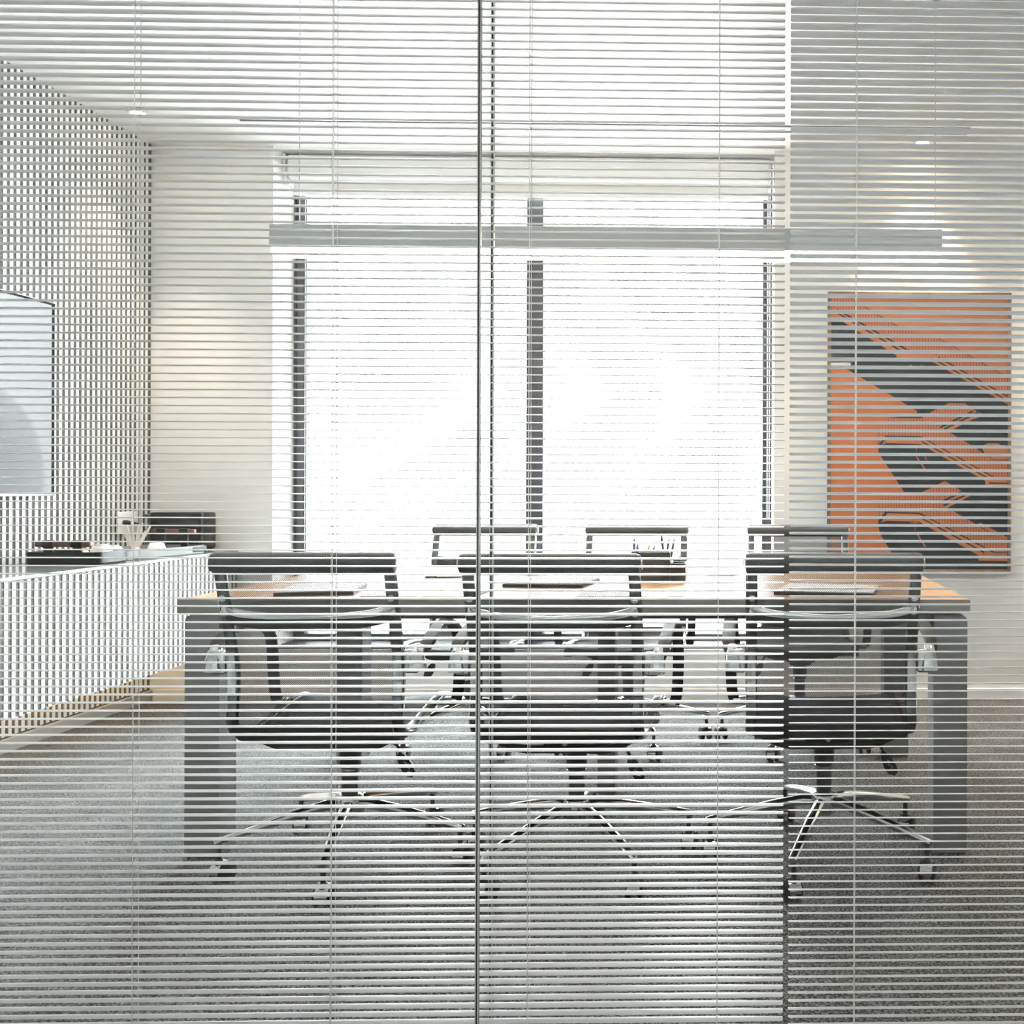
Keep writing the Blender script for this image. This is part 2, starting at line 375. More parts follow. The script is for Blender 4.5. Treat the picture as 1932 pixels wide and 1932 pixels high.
def blind(label, x0, x1, tilts, ladders, z0, pitch, twin=()):
    t = thing('venetian_blind', label, 'blind', ((x0 + x1) / 2, YBL, .06), group='white venetian blinds inside the glazed partition')
    T = Vector(t.location); mt = rel(t)
    me = slat_mesh(x0, x1, tilts); me.transform(Matrix.Translation((-T.x, 0, 0)))
    z = z0; zs = []
    while z < 2.63:
        o = link('slat', me, t, (0, 0, z - T.z)); zs.append(z); z += pitch
    MB().bev(x0, x1, YBL - .013, YBL + .013, 2.645, 2.675, .002, 1).xform(mt).build('head_rail', M['white_metal'], t)
    MB().bev(x0, x1, YBL - .010, YBL + .010, z0 - .024, z0 - .012, .003, 2).xform(mt).build('bottom_rail', M['white_metal'], t)
    for lx in ladders:
        b = MB()
        a = R(tilts[len(tilts) // 2][1])
        for sy in (-1, 1):
            b.tube([(lx, YBL + sy * .0089, z0 - .02), (lx, YBL + sy * .0089, 2.65)], .0008, 5)
        for z in zs:      # rungs that carry each slat
            b.tube([(lx - .0006, YBL - .0084, z - .0012 + .0084 * math.sin(a)), (lx + .0006, YBL + .0084, z - .0012 - .0084 * math.sin(a))], .0006, 4)
        if lx in twin: b.tube([(lx - .006, YBL + .001, z0 - .02), (lx - .006, YBL + .001, 2.65)], .0006, 5)
        b.xform(mt).build('ladder_cord', M['cord'], t)
    return t
PITCH, Z0 = .013933, .0628
LADL = [-.052, -.382, -.720, -1.06, -1.40, -1.74, -2.08, -2.42, -2.76]
blind('wide white venetian blind of nearly level slats filling the left and middle of the partition', -2.92, .0635,
      [(-2.92, 3), (-1.3, 3), (-1.06, 2.3), (-.72, -2), (-.45, -5), (-.052, -5.5), (.0635, 1)], LADL, Z0, PITCH, twin=(-.720,))
blind('white venetian blind with slats tilted half closed, right of the narrow vertical gap', .0725, 2.56,
      [(.0725, 15), (.5, 15), (1.5, 15), (2.56, 15)], [.189 + .338 * i for i in range(7)], Z0 + .0035, PITCH)

# ================================================================ lights
def downlight(label, x, y, power, spot=True, aim=(0, 0), size=70, col=(1, .80, .60)):
    t = thing('downlight', label, 'ceiling light', (x, y, ZC), group='recessed ceiling downlights')
    MB().lathe([(.030, -.001), (.046, -.001), (.048, -.004), (.044, -.007), (.032, -.006), (.030, -.001)], n=24).build('trim_ring', M['white_metal'], t)
    MB().lathe([(0, -.0035), (.031, -.0035), (.031, -.0015), (0, -.0015)], n=20).build('lens', M['lamp'], t)
    ld = bpy.data.lights.new('downlight_beam', 'SPOT'); ld.energy = power; ld.color = col; ld.spot_size = R(size); ld.spot_blend = .8; ld.shadow_soft_size = .03
    lo = bpy.data.objects.new('downlight_beam', ld); C.objects.link(lo); lo.parent = t; lo.location = (0, 0, -.012)
    lo.rotation_euler = (aim[0], aim[1], 0)
    return t
downlight('small glowing downlight in ceiling corner by the white battens', -2.765, 4.70, 22)
downlight('small glowing downlight in ceiling above the orange picture', .846, 4.98, 42)
downlight('added unseen downlight further right above the back wall, brightening that side', 2.05, 4.98, 60, size=110)  # extra lamp out of view, added to lift the right side of the room
for x in (-2.2, -.48, 1.25):  # invented row out of view: fill for chair backs and table legs
    downlight('added unseen fill downlight in the room ceiling just inside the glazed partition', x, 2.5, 2.5, size=120)
for x in (-2.0, -.7, .6, 1.9):  # made-up corridor lamps, unseen, added to light the slats from the camera side
    downlight('added unseen downlight in the corridor ceiling behind the viewer, brightening the slats', x, .55, 22, size=120, col=(1, .94, .87))

pn = thing('pendant_light', 'long slim grey linear pendant light glowing warm along its underside', 'pendant light', (-.48, 3.55, 1.85))
PX0, PX1 = -1.63, .667
MB().bev(PX0, PX1, 3.515, 3.585, 1.878, 1.957, .003, 1).xform(rel(pn)).build('housing', M['pend'], pn)
MB().bev(PX0 + .003, PX1 - .003, 3.52, 3.58, 1.852, 1.878, .006, 2).xform(rel(pn)).build('diffuser', M['warm'], pn)
for x in (-1.542, .648):
    MB().tube([(x, 3.55, 1.957), (x, 3.55, ZC)], .0014, 6).lathe([(.02, ZC - .012), (.02, ZC)], (x, 3.55, 0)).xform(rel(pn)).build('suspension_wire', M['wire'], pn)

# ================================================================ credenza along the left wall
CX, CT, CBZ = -2.53, .75, .265
CY0, CY1 = 2.2, YB - .005
cr = thing('credenza', 'long wall-hung credenza fronted with white vertical battens along the left wall', 'cabinet', (-2.74, 3.7, CBZ))
MB().box(XL + .015, CX - .0025, CY0, CY1, CBZ, CT - .014).xform(rel(cr)).build('body', M['gap'], cr, smooth=False)
me = MB().box(0, .0025, 0, .0168, CBZ - .002, CT - .016).mesh('batten', M['batten'], smooth=False); me.transform(rel(cr))
y = CY1 - .02
while y > CY0:
    link('batten', me, cr, (CX - .0025, y - .0168, 0)); y -= BP
MB().bev(XL + .015, CX + .004, CY0, CY1, CT - .014, CT, .002, 1).xform(rel(cr)).build('worktop', M['counter'], cr)
MB().box(XL + .06, XL + .075, CY0 + .05, CY1 - .03, CBZ - .010, CBZ - .002).xform(rel(cr)).build('led_strip', M['led'], cr, smooth=False)

# ================================================================ wall screen
tv = thing('wall_screen', 'flat wall-mounted screen with black bezel on the battened wall', 'television', (-2.92, 3.6, 1.02))
TY0, TY1, TZ0, TZ1 = 2.88, 4.32, 1.022, 1.822
MB().bev(XL + .014, -2.905, TY0 + .1, TY1 - .1, TZ0 + .1, TZ1 - .1, .004, 1).xform(rel(tv)).build('back_case', M['black'], tv)
MB().bev(-2.905, -2.878, TY0, TY1, TZ0, TZ1, .003, 2).xform(rel(tv)).build('bezel', [M['alu']], tv)
b = MB()
for y0, y1, z0, z1 in ((TY0 + .004, TY1 - .004, TZ1 - .013, TZ1 - .004), (TY0 + .004, TY0 + .018, TZ0 + .02, TZ1 - .013), (TY1 - .024, TY1 - .008, TZ0 + .016, TZ1 - .013)):
    b.box(-2.879, -2.8765, y0, y1, z0, z1)
b.xform(rel(tv)).build('black_border', M['border'], tv, smooth=False)
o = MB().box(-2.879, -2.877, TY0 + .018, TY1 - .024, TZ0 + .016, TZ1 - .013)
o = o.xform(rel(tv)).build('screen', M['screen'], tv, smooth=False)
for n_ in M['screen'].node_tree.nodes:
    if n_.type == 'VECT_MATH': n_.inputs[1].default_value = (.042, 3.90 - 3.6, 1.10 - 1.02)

# ================================================================ framed print on the back wall
fp = thing('framed_print', 'tall framed print of orange staircases over dark slate on the back wall', 'picture', (.858, YB - .02, .64))
FX0, FX1, FZ0, FZ1 = .396, 1.318, .640, 2.046
YP = YB - .030
t_ = .016
for nm, a in (('frame_bar', (FX0, FX1, FZ1 - t_, FZ1)), ('frame_bar', (FX0, FX1, FZ0, FZ0 + t_)), ('frame_bar', (FX0, FX0 + t_, FZ0 + t_, FZ1 - t_)), ('frame_bar', (FX1 - t_, FX1, FZ0 + t_, FZ1 - t_))):
    MB().bev(a[0], a[1], YB - .036, YB - .002, a[2], a[3], .002, 1).xform(rel(fp)).build(nm, M['frame_wood'], fp)
ix0, ix1, iz0, iz1 = FX0 + t_, FX1 - t_, FZ0 + t_, FZ1 - t_
U0, U1, V0, V1 = 105., 1820., 65., 2738.
def pt(u, v): return (ix0 + (u - U0) / (U1 - U0) * (ix1 - ix0), iz1 - (v - V0) / (V1 - V0) * (iz1 - iz0))
b = MB(); b.box(ix0, ix1, YB - .024, YB - .006, iz0, iz1, 0)
layer = [0]
def poly(pts, mi):
    layer[0] += 1; yy = YB - .0242 - layer[0] * .00012
    P = [pt(min(max(u, U0), U1), min(max(v, V0), V1)) for u, v in pts]; n = len(P)
    b.add([(p[0], yy, p[1]) for p in P], [tuple(range(n))], mi)
def stroke(pts, w_, mi):
    for (a0, b0), (a1, b1) in zip(pts, pts[1:]):
        L = math.hypot(a1 - a0, b1 - b0); nx, ny = -(b1 - b0) / L * w_ / 2, (a1 - a0) / L * w_ / 2
        poly([(a0 + nx, b0 + ny), (a1 + nx, b1 + ny), (a1 - nx, b1 - ny), (a0 - nx, b0 - ny)], mi)
D2 = 1373
OR, DK, ST, DP = 0, 1, 2, 3
def z2(L): return [(u, v + D2) for u, v in L]
# lower left wall, warmer orange
poly([(105, 755), (205, 755), (300, 810), (940, 1190), (940, 1225), (1000, 1260), (1000, 2738), (105, 2738)], DP)
# dark void under the upper flight, running down the right side
poly([(105, 285), (150, 280), (740, 650), (740, 675), (1040, 682), (1820, 1122), (1820, 1225), (940, 1225), (940, 1190), (300, 810), (205, 755), (105, 755)], DK)
poly([(1030, 1225), (1820, 1225), (1820, 1990), (815, 1980), (570, 1600), (565, 1535), (565, 1380), (640, 1260)], DK)
poly([(640, 2010), (965, 1985), (1820, 1990), (1820, 2738), (800, 2738), (585, 2388), (565, 2290), (565, 2090)], DK)
# balusters of the upper flight
poly([(105, 65), (250, 65), (530, 240), (800, 395), (1130, 470), (1400, 620), (1820, 862), (1820, 1040), (1140, 665), (1060, 620), (850, 600), (820, 595), (160, 205), (105, 175)], ST)
stroke([(105, 205), (700, 555), (785, 610)], 16, DK); stroke([(160, 205), (850, 600), (1060, 615)], 16, DK)
stroke([(1075, 670), (1820, 1085)], 14, DK); stroke([(1140, 665), (1820, 1045)], 14, DK)
stroke([(250, 65), (530, 240), (800, 395)], 7, DK); stroke([(1070, 440), (1400, 620), (1820, 862)], 6, DK)
poly([(945, 778), (985, 740), (1050, 780)], OR); poly([(862, 742), (895, 742), (880, 758)], OR)
stroke([(942, 660), (942, 700)], 6, OR)
# rising flight, upper
poly([(1030, 1225), (1250, 1112), (1400, 1112), (1500, 1180), (1600, 1230), (1480, 1270), (1260, 1385), (1170, 1370), (980, 1260)], ST)
poly([(1250, 1385), (1190, 1372), (1500, 1195), (1600, 1230), (1480, 1270)], OR)
stroke([(1165, 1350), (1480, 1192)], 20, DK); stroke([(1200, 1368), (1535, 1200)], 18, DK)
# middle landing and flight
poly([(565, 1380), (640, 1260), (980, 1260), (1280, 1413), (1700, 1663), (1820, 1668), (1820, 1915), (1605, 1915), (1600, 1868), (970, 1513), (650, 1503), (570, 1535)], ST)
poly([(655, 1450), (960, 1450), (1060, 1490), (1690, 1840), (1690, 1868), (1820, 1870), (1820, 1915), (1605, 1915), (1600, 1868), (970, 1513), (655, 1505)], OR)
stroke(z2([(985, 115), (1620, 465)]), 13, DK); stroke(z2([(1060, 115), (1690, 465)]), 11, DK)
stroke(z2([(640, 65), (980, 70), (1060, 115)]), 13, DK); stroke(z2([(645, 62), (570, 165)]), 26, DK)
stroke(z2([(1640, 518), (1820, 520)]), 14, DK); stroke(z2([(565, 20), (565, 150)]), 5, DK)
stroke(z2([(1530, 190), (1690, 290), (1820, 295)]), 6, DK)
poly(z2([(1560, 162), (1630, 128), (1720, 128), (1780, 160), (1820, 180), (1820, 290), (1690, 288), (1600, 235)]), OR)
stroke(z2([(935, 265), (1020, 390)]), 12, OR); stroke(z2([(1015, 260), (1035, 298)]), 8, OR); stroke(z2([(935, 115), (935, 210)]), 5, DP)
# rising flight, lower
poly(z2([(985, 612), (1210, 500), (1380, 600), (1450, 645), (1300, 720), (1235, 760), (1150, 720), (990, 640)]), ST)
poly(z2([(1235, 762), (1190, 745), (1400, 625), (1455, 645)]), OR)
stroke(z2([(1150, 718), (1385, 598)]), 20, DK); stroke(z2([(1195, 742), (1412, 635)]), 18, DK)
# lower landing and flight
poly(z2([(565, 715), (630, 640), (990, 640), (1290, 790), (1415, 865), (1515, 920), (1560, 905), (1820, 1048), (1820, 1280), (1540, 1276), (1535, 1222), (960, 896), (655, 890), (565, 912)]), ST)
poly(z2([(660, 812), (960, 815), (1070, 865), (1690, 1200), (1690, 1226), (1820, 1226), (1820, 1280), (1540, 1276), (1535, 1222), (960, 896), (655, 890)]), OR)
stroke(z2([(990, 865), (1590, 1195)]), 13, DK); stroke(z2([(1060, 865), (1690, 1198)]), 11, DK)
stroke(z2([(635, 808), (960, 815), (1070, 868)]), 12, DK); stroke(z2([(645, 805), (570, 908)]), 28, DK)
stroke(z2([(1590, 1195), (1590, 1225)]), 6, DK); stroke(z2([(1700, 1195), (1820, 1200)]), 8, DK)
stroke(z2([(1515, 920), (1640, 1000)]), 6, DK)
stroke(z2([(940, 1015), (1022, 1140)]), 12, OR); stroke(z2([(922, 860), (922, 985)]), 5, DP); stroke(z2([(885, 908), (958, 908)]), 6, OR)
b.xform(rel(fp)).build('print_sheet', [M['p_orange'], M['p_dark'], M['p_stripe'], M['p_deep']], fp, smooth=False)
MB().box(ix0, ix1, YB - .034, YB - .032, iz0, iz1).xform(rel(fp)).build('cover_glass', M['wpane'], fp, smooth=False)

# ================================================================ conference table
TX0, TX1, TYF, TYB, TT = -1.625, .645, 2.955, 4.16, .742
tb = thing('conference_table', 'long rectangular oak conference table on square grey metal legs', 'table', (-.49, 3.56, 0))
MB().bev(TX0 + .002, TX1 - .002, TYF + .002, TYB - .002, TT - .040, TT, .001, 1).xform(rel(tb)).build('tabletop', M['oak'], tb)
for a in ((TX0, TX1, TYF, TYF + .002), (TX0, TX1, TYB - .002, TYB), (TX0, TX0 + .002, TYF + .002, TYB - .002), (TX1 - .002, TX1, TYF + .002, TYB - .002)):
    MB().box(*a, TT - .040, TT - .0008).xform(rel(tb)).build('edge_band', M['band'], tb, smooth=False)
LW = .098; LZ = TT - .046
for sx in (0, 1):
    for sy in (0, 1):
        x0 = (TX0 + .016) if sx == 0 else (TX1 - .006 - LW); y0 = (TYF + .010) if sy == 0 else (TYB - .012 - LW)
        out = -1 if sx == 0 else 1
        # upright with a rounded outer shoulder, extruded in depth
        xo = x0 if sx == 0 else x0 + LW; r_ = .018
        arc = [(xo - out * (r_ - r_ * math.cos(R(a_))), LZ - r_ + r_ * math.sin(R(a_))) for a_ in range(0, 91, 15)]
        xi = x0 + LW if sx == 0 else x0
        sec = [(xo, .004)] + arc + [(xi, LZ), (xi, .004)]
        n = len(sec); b = MB()
        b.add([(p[0], y0, p[1]) for p in sec] + [(p[0], y0 + LW, p[1]) for p in sec],
              [tuple(range(n)), tuple(range(2 * n - 1, n - 1, -1))] + [(i, (i + 1) % n, n + (i + 1) % n, n + i) for i in range(n)])
        b.xform(rel(tb)); lg = b.build('leg', M['legmetal'], tb)
        MB().box(x0 + .01, x0 + LW - .01, y0 + .01, y0 + LW - .01, 0, .005).xform(rel(tb)).build('foot_pad', M['black'], lg, smooth=False)
        g = MB(); xg = xi; d = -out
        g.add([(xg, y0 + .03, LZ - .055), (xg, y0 + .03, LZ - .002), (xg + d * .075, y0 + .03, LZ - .002), (xg + d * .055, y0 + .03, LZ - .014),
               (xg, y0 + .055, LZ - .055), (xg, y0 + .055, LZ - .002), (xg + d * .075, y0 + .055, LZ - .002), (xg + d * .055, y0 + .055, LZ - .014)],
              [(0, 1, 2, 3), (7, 6, 5, 4), (0, 4, 5, 1), (1, 5, 6, 2), (2, 6, 7, 3), (3, 7, 4, 0)])
        g.xform(rel(tb)).build('gusset', M['legmetal'], tb, smooth=False)
for y0 in (TYF + .045, TYB - .095):
    MB().bev(TX0 + .03, TX1 - .03, y0, y0 + .05, TT - .062, TT - .040, .003, 1).xform(rel(tb)).build('rail', M['darkbeam'], tb)
for x0 in (TX0 + .045, TX1 - .095):
    MB().bev(x0, x0 + .05, TYF + .1, TYB - .1, TT - .062, TT - .040, .003, 1).xform(rel(tb)).build('end_rail', M['darkbeam'], tb)
MB().bev(-.52, -.458, 3.56, 3.64, 0, TT - .04, .003, 1).xform(rel(tb)).build('cable_column', M['legmetal'], tb)

# ================================================================ office chair
PROF = [(-.322, .872), (-.308, .82), (-.282, .74), (-.258, .66), (-.243, .60), (-.240, .55), (-.248, .49), (-.250, .462), (-.236, .432), (-.195, .413),
        (-.12, .408), (0, .42), (.10, .432), (.18, .435), (.225, .425), (.243, .40)]
CURVE = [(p.x, p.y) for p in catmull([Vector((a, c_, 0)) for a, c_ in PROF], 3)]
RX = .210
def make_chair():
    root = thing('office_chair', '-', 'chair')
    # sling: one continuous woven mesh for back and seat
    b = MB(); nx = 9; n = len(CURVE); uv = []
    s_ = [0]
    for (a, c_), (a1, c1) in zip(CURVE, CURVE[1:]): s_.append(s_[-1] + math.hypot(a1 - a, c1 - c_))
    for i, (yy, zz) in enumerate(CURVE):
        for j in range(nx):
            x = (j / (nx - 1) * 2 - 1) * (RX - .004)
            sag = .010 * (1 - (x / RX) ** 2)
            t = Vector((CURVE[min(i + 1, n - 1)][0] - CURVE[max(i - 1, 0)][0], CURVE[min(i + 1, n - 1)][1] - CURVE[max(i - 1, 0)][1])).normalized()
            b.v.append((x, yy + sag * t.y, zz - sag * t.x)); uv.append((x, s_[i]))
    b.f = [(i * nx + j, i * nx + j + 1, (i + 1) * nx + j + 1, (i + 1) * nx + j) for i in range(n - 1) for j in range(nx - 1)]; b.mi = [0] * len(b.f)
    o = b.build('mesh_sling', M['mesh'], root)
    ul = o.data.uv_layers.new(name='UVMap')
    for lp in o.data.loops: ul.data[lp.index].uv = uv[lp.vertex_index]
    # dark lining under the seat part of the sling
    SC = [(a, c_) for a, c_ in CURVE if c_ < .452]; SC = SC[:-1]; b = MB(); k = len(SC); hw = RX - .008
    for dz in (.014, .022):
        for x in (-hw, hw):
            for i, (a, c_) in enumerate(SC):
                t = Vector((SC[min(i + 1, k - 1)][0] - SC[max(i - 1, 0)][0], SC[min(i + 1, k - 1)][1] - SC[max(i - 1, 0)][1])).normalized()
                b.v.append((x, a + dz * t.y, c_ - dz * t.x))
    def q4(A, B): return [(A * k + i, A * k + i + 1, B * k + i + 1, B * k + i) for i in range(k - 1)]
    b.f = q4(0, 1) + q4(3, 2) + q4(2, 0) + q4(1, 3) + [(0, k, 3 * k, 2 * k), (k - 1, 3 * k - 1, 4 * k - 1, 2 * k - 1)]; b.mi = [0] * len(b.f)
    b.build('seat_lining', M['lining'], root)
    for s in (-1, 1):
        MB().sweep([(s * RX, a, c_) for a, c_ in CURVE], rrect(.020, .028, .006), up=(1, 0, 0)).build('side_rail', M['rail'], root)
        # polished beading on the outer face of the rail
        MB().tube([(s * (RX + .0145), a, c_) for a, c_ in CURVE[2:]], .0028, 6, up=(1, 0, 0)).build('rail_bead', M['chrome'], root)
    # head roll
    h = MB(); h.lathe([(.012, -.229), (.024, -.226), (.027, -.216), (.027, .216), (.024, .226), (.012, .229)], (0, -.324, .872), 'x', 20)
    hr = h.build('head_roll', M['roll'], root)
    for s in (-1, 1): MB().lathe([(.013, 0), (.013, .003)], (s * .231 - .0015, -.324, .872), 'x', 16).build('end_cap', M['chrome'], hr)
    # chrome back spreader, bowed to the rear, and bolts
    pth = catmull([(-.222, -.286, .762), (-.195, -.302, .748), (-.13, -.315, .738), (0, -.322, .734), (.13, -.315, .738), (.195, -.302, .748), (.222, -.286, .762)], 3)
    sp = MB().sweep(pth, rrect(.012, .014, .005), scale=[(1, .9 + .8 * abs(p.x) / .222) for p in pth]).build('back_spreader', M['chrome'], root)
    MB().sweep([(p.x * .97, p.y + .007, p.z - .020) for p in pth], rrect(.012, .028, .004)).build('spreader_flange', M['black'], sp)
    for s in (-1, 1):
        for zz, yy in ((.779, -.308), (.742, -.297)):
            MB().lathe([(0, -.004), (.006, -.004), (.010, -.001), (.010, .006)], (s * RX, yy, zz), 'y', 12).build('bolt', M['chrome'], root)
    # seat spreaders
    for yy, zz in ((-.17, .407), (.13, .425)):
        pth = catmull([(-.21, yy, zz), (-.185, yy + .005, zz - .012), (-.12, yy + .02, zz - .042), (-.06, yy + .03, zz - .046), (.06, yy + .03, zz - .046), (.12, yy + .02, zz - .042), (.185, yy + .005, zz - .012), (.21, yy, zz)], 3)
        MB().sweep(pth, rrect(.030, .020, .005)).build('seat_spreader', M['black'], root)
    me_ = MB().bev(-.062, .062, -.15, .13, .352, .392, .012, 2)
    me_.bev(-.045, .045, -.10, .10, .335, .355, .008, 2)
    mc = me_.build('tilt_mechanism', M['black'], root)
    MB().lathe([(0, -.003), (.007, -.003), (.007, .002)], (0, -.151, .378), 'y', 14).build('mechanism_cap', M['alu'], mc)
    # gas column
    cl = MB().lathe([(.029, .345), (.029, .275), (.024, .268)], n=20).build('column_sleeve', M['black'], root)
    MB().lathe([(.0225, .285), (.0225, .15)], n=20).build('gas_column', M['steel'], root)
    MB().lathe([(.024, .270), (.0265, .268), (.0265, .262), (.0235, .260)], n=20).build('column_ring', M['chrome'], cl)
    MB().lathe([(.026, .192), (.036, .186), (.041, .165), (.038, .138), (.030, .130), (.015, .13)], n=20).build('base_hub', M['chrome'], root)
    # five spoke base, each spoke drawn along +x
    lm = MB().sweep([(.03, 0, .166), (.06, 0, .168), (.15, 0, .152), (.26, 0, .128), (.332, 0, .110), (.338, 0, .108)],
                    [(.017 * math.cos(R(a_)), .0145 * math.sin(R(a_))) for a_ in range(0, 360, 24)],
                    scale=[1.0, 1.05, 1.0, .85, .72, .6]).mesh('base_spoke', M['chrome'], ang=60)
    cm = MB(); cm.lathe([(.007, .058), (.007, .104)], n=10)
    cm.lathe([(.011, .050), (.011, .064)], n=12)
    arc = [(.0305 * math.cos(R(a_)), .0305 * math.sin(R(a_)) + .027) for a_ in range(-5, 170, 14)]
    hv = [(x_, yy, zz) for yy in (-.0165, .0165) for x_, zz in arc] + [(x_ * .91, yy, (zz - .027) * .91 + .027) for yy in (-.0165, .0165) for x_, zz in arc]
    k = len(arc)
    hf = [(i, i + 1, k + i + 1, k + i) for i in range(k - 1)] + [(2 * k + i + 1, 2 * k + i, 3 * k + i, 3 * k + i + 1) for i in range(k - 1)]
    hf += [(i + 1, i, 2 * k + i, 2 * k + i + 1) for i in range(k - 1)] + [(k + i, k + i + 1, 3 * k + i + 1, 3 * k + i) for i in range(k - 1)] + [(0, k, 3 * k, 2 * k), (k - 1, 3 * k - 1, 4 * k - 1, 2 * k - 1)]
    hood = MB().add(hv, hf)
    cmm = cm.mesh('caster', M['steel']); hm = hood.mesh('caster_hood', M['chrome'])
    wm = MB().lathe([(.006, -.007), (.022, -.007), (.027, -.004), (.027, .004), (.022, .007), (.006, .007)], axis='y', n=20).mesh('wheel', M['black'])
    for i in range(5):
        a = R(72 * i); sp_ = link('base_spoke', lm, root, (0, 0, 0), a)
        ca = link('caster', cmm, root, (.327 * math.cos(a), .327 * math.sin(a), 0), a + R(25))
        link('caster_hood', hm, ca, (-.012, 0, 0))
        for s in (-1, 1): link('wheel', wm, ca, (-.012, s * .0165, .027))
    # arms
    for s in (-1, 1):
        ax = .272
        pth = catmull([(s * .262, -.232, .618), (s * ax, -.205, .648), (s * ax, -.12, .675), (s * ax, -.03, .684), (s * ax, .045, .668), (s * ax, .108, .636),
                       (s * ax, .128, .59), (s * ax, .134, .54), (s * (ax - .004), .138, .46), (s * (ax - .012), .14, .425)], 3)
        ar = MB().sweep(pth, rrect(.017, .036, .006), up=(1, 0, 0), scale=[(1, .9)] * 4 + [(1, 1)] * 11 + [(.8, .9)] * (len(pth) - 15)).build('armrest', M['leather'], root)
        # sweep frame puts section axis a across the path; chrome cone fitting to the back rail
        fit = [(s * .262, -.222, .640), (s * .261, -.234, .628), (s * .260, -.243, .612), (s * .259, -.246, .590), (s * .259, -.246, .585)]
        MB().sweep(fit, rrect(.030, .040, .008), up=(0, 1, 0), scale=[(.8, .9), (1, 1), (1.2, 1.05), (1.4, 1.1), (1.38, 1.05)]).build('arm_fitting', M['chrome'], ar)
        pl = [(s * (RX + .001), a - .012, c_) for a, c_ in CURVE if .515 < c_ < .655 and a < -.2]
        MB().sweep(pl, rrect(.008, .024, .003), up=(1, 0, 0), scale=[(1, 1)] * len(pl)).build('arm_plate', M['chrome'], ar)
        MB().bev(s * .245 - .018, s * .245 + .018, -.255, -.232, .578, .640, .006, 2).build('arm_boss', M['chrome'], ar)
        MB().bev(s * .245 - .022, s * .245 + .022, .122, .158, .414, .436, .006, 2).build('arm_foot', M['chrome'], ar)
    # tilt lever with paddle
    lv = MB().tube(catmull([(.05, -.05, .352), (.12, -.055, .352), (.148, -.06, .345), (.160, -.064, .325), (.168, -.066, .312)], 3), .0045, 8, up=(0, 1, 0)).build('tilt_lever', M['black'], root)
    out = [(0, .012), (.016, -.004), (.026, -.030), (.024, -.050), (.010, -.060), (-.008, -.055), (-.016, -.036), (-.016, -.008), (-.008, .010)]
    out = [(x_ * .88 + (-z_) * .35 * .9, z_) for x_, z_ in out]
    n = len(out)
    MB().add([(.166 + x_, -.070, .315 + z_) for x_, z_ in out] + [(.166 + x_, -.060, .315 + z_) for x_, z_ in out],
             [tuple(range(n)), tuple(range(2 * n - 1, n - 1, -1))] + [(i, (i + 1) % n, n + (i + 1) % n, n + i) for i in range(n)]).build('paddle', M['black'], lv)
    zz = MB(); zig = [(.172, .300), (.182, .292), (.174, .287), (.188, .280), (.182, .272), (.192, .270)]
    zz.tube([(a, -.0706, c_) for a, c_ in zig], .0007, 4, up=(0, 1, 0)); zz.build('paddle_icon', M['plate'], lv)
    return root
def copy_tree(o, parent=None):
    c_ = o.copy(); C.objects.link(c_); c_.parent = parent
    for ch in list(o.children): copy_tree(ch, c_)
    return c_
proto = make_chair()
chairs = [
    ('black mesh office chair seen from behind, near side of table, closest to the credenza', -1.128, 2.935, 1.5, -8),
    ('black mesh office chair seen from behind, middle of the near side of the table', -.482, 2.905, -2.5, 18),
    ('black mesh office chair seen from behind, near side, before the orange picture', .221, 2.945, 0, 36),
    ('black mesh office chair facing the viewer across the table, furthest left of the far side', -1.158, 4.29, 183, 20),
    ('black mesh office chair facing the viewer across the table, behind the pen organizer', -.498, 4.29, 180, 6),
    ('black mesh office chair facing the viewer across the table, half covering the picture corner', .219, 4.29, 179, 32)]
copies = [proto] + [copy_tree(proto) for _ in chairs[1:]]
for o, (lab, x, y, rz, ba) in zip(copies, chairs):
    o['label'] = lab; o['category'] = 'chair'; o['group'] = 'black mesh chairs around the conference table'
    o.location = (x, y, 0); o.rotation_euler = (0, 0, R(rz))
    i = j = 0
    for ch in o.children:
        nm = ch.name.split('.')[0]
        if nm == 'base_spoke': ch.rotation_euler = (0, 0, R(ba - rz + 72 * i)); i += 1
        elif nm == 'caster':
            a = R(ba - rz + 72 * j); j += 1
            ch.location = (.327 * math.cos(a), .327 * math.sin(a), 0); ch.rotation_euler = (0, 0, R(-90 - rz + random.uniform(-28, 28)))

# ================================================================ things on the table
og = thing('pen_organizer', 'black desk pen organizer box on the table behind the middle chair', 'organizer', (-.31, 3.50, TT))
def hollow(x0, x1, y0, y1, z0, z1, w_=.004):
    b = MB(); b.box(x0, x1, y0, y1, z0, z0 + w_); b.box(x0, x1, y0, y0 + w_, z0 + w_, z1); b.box(x0, x1, y1 - w_, y1, z0 + w_, z1)
    b.box(x0, x0 + w_, y0 + w_, y1 - w_, z0 + w_, z1); b.box(x1 - w_, x1, y0 + w_, y1 - w_, z0 + w_, z1); return b
hollow(-.398, -.262, 3.45, 3.53, TT, TT + .104).xform(rel(og)).build('tall_compartment', M['folder'], og, smooth=False)
hollow(-.262, -.212, 3.47, 3.56, TT, TT + .066).xform(rel(og)).build('low_compartment', M['folder'], og, smooth=False)
hollow(-.398, -.262, 3.53, 3.60, TT, TT + .066).xform(rel(og)).build('rear_compartment', M['folder'], og, smooth=False)
def stick(name, label, cat, p0, p1, r_, m1, tip=None, group=None):
    p0, p1 = Vector(p0), Vector(p1); t = thing(name, label, cat, p0, group=group)
    d = p1 - p0; MB().tube([(0, 0, 0), d * .86], r_, 7, up=(0, 1, 0)).build('barrel', m1, t)
    MB().tube([d * .86, d], r_, 7, scale=[1, .15], up=(0, 1, 0)).build('tip', tip or m1, t)
Zp = TT + .006
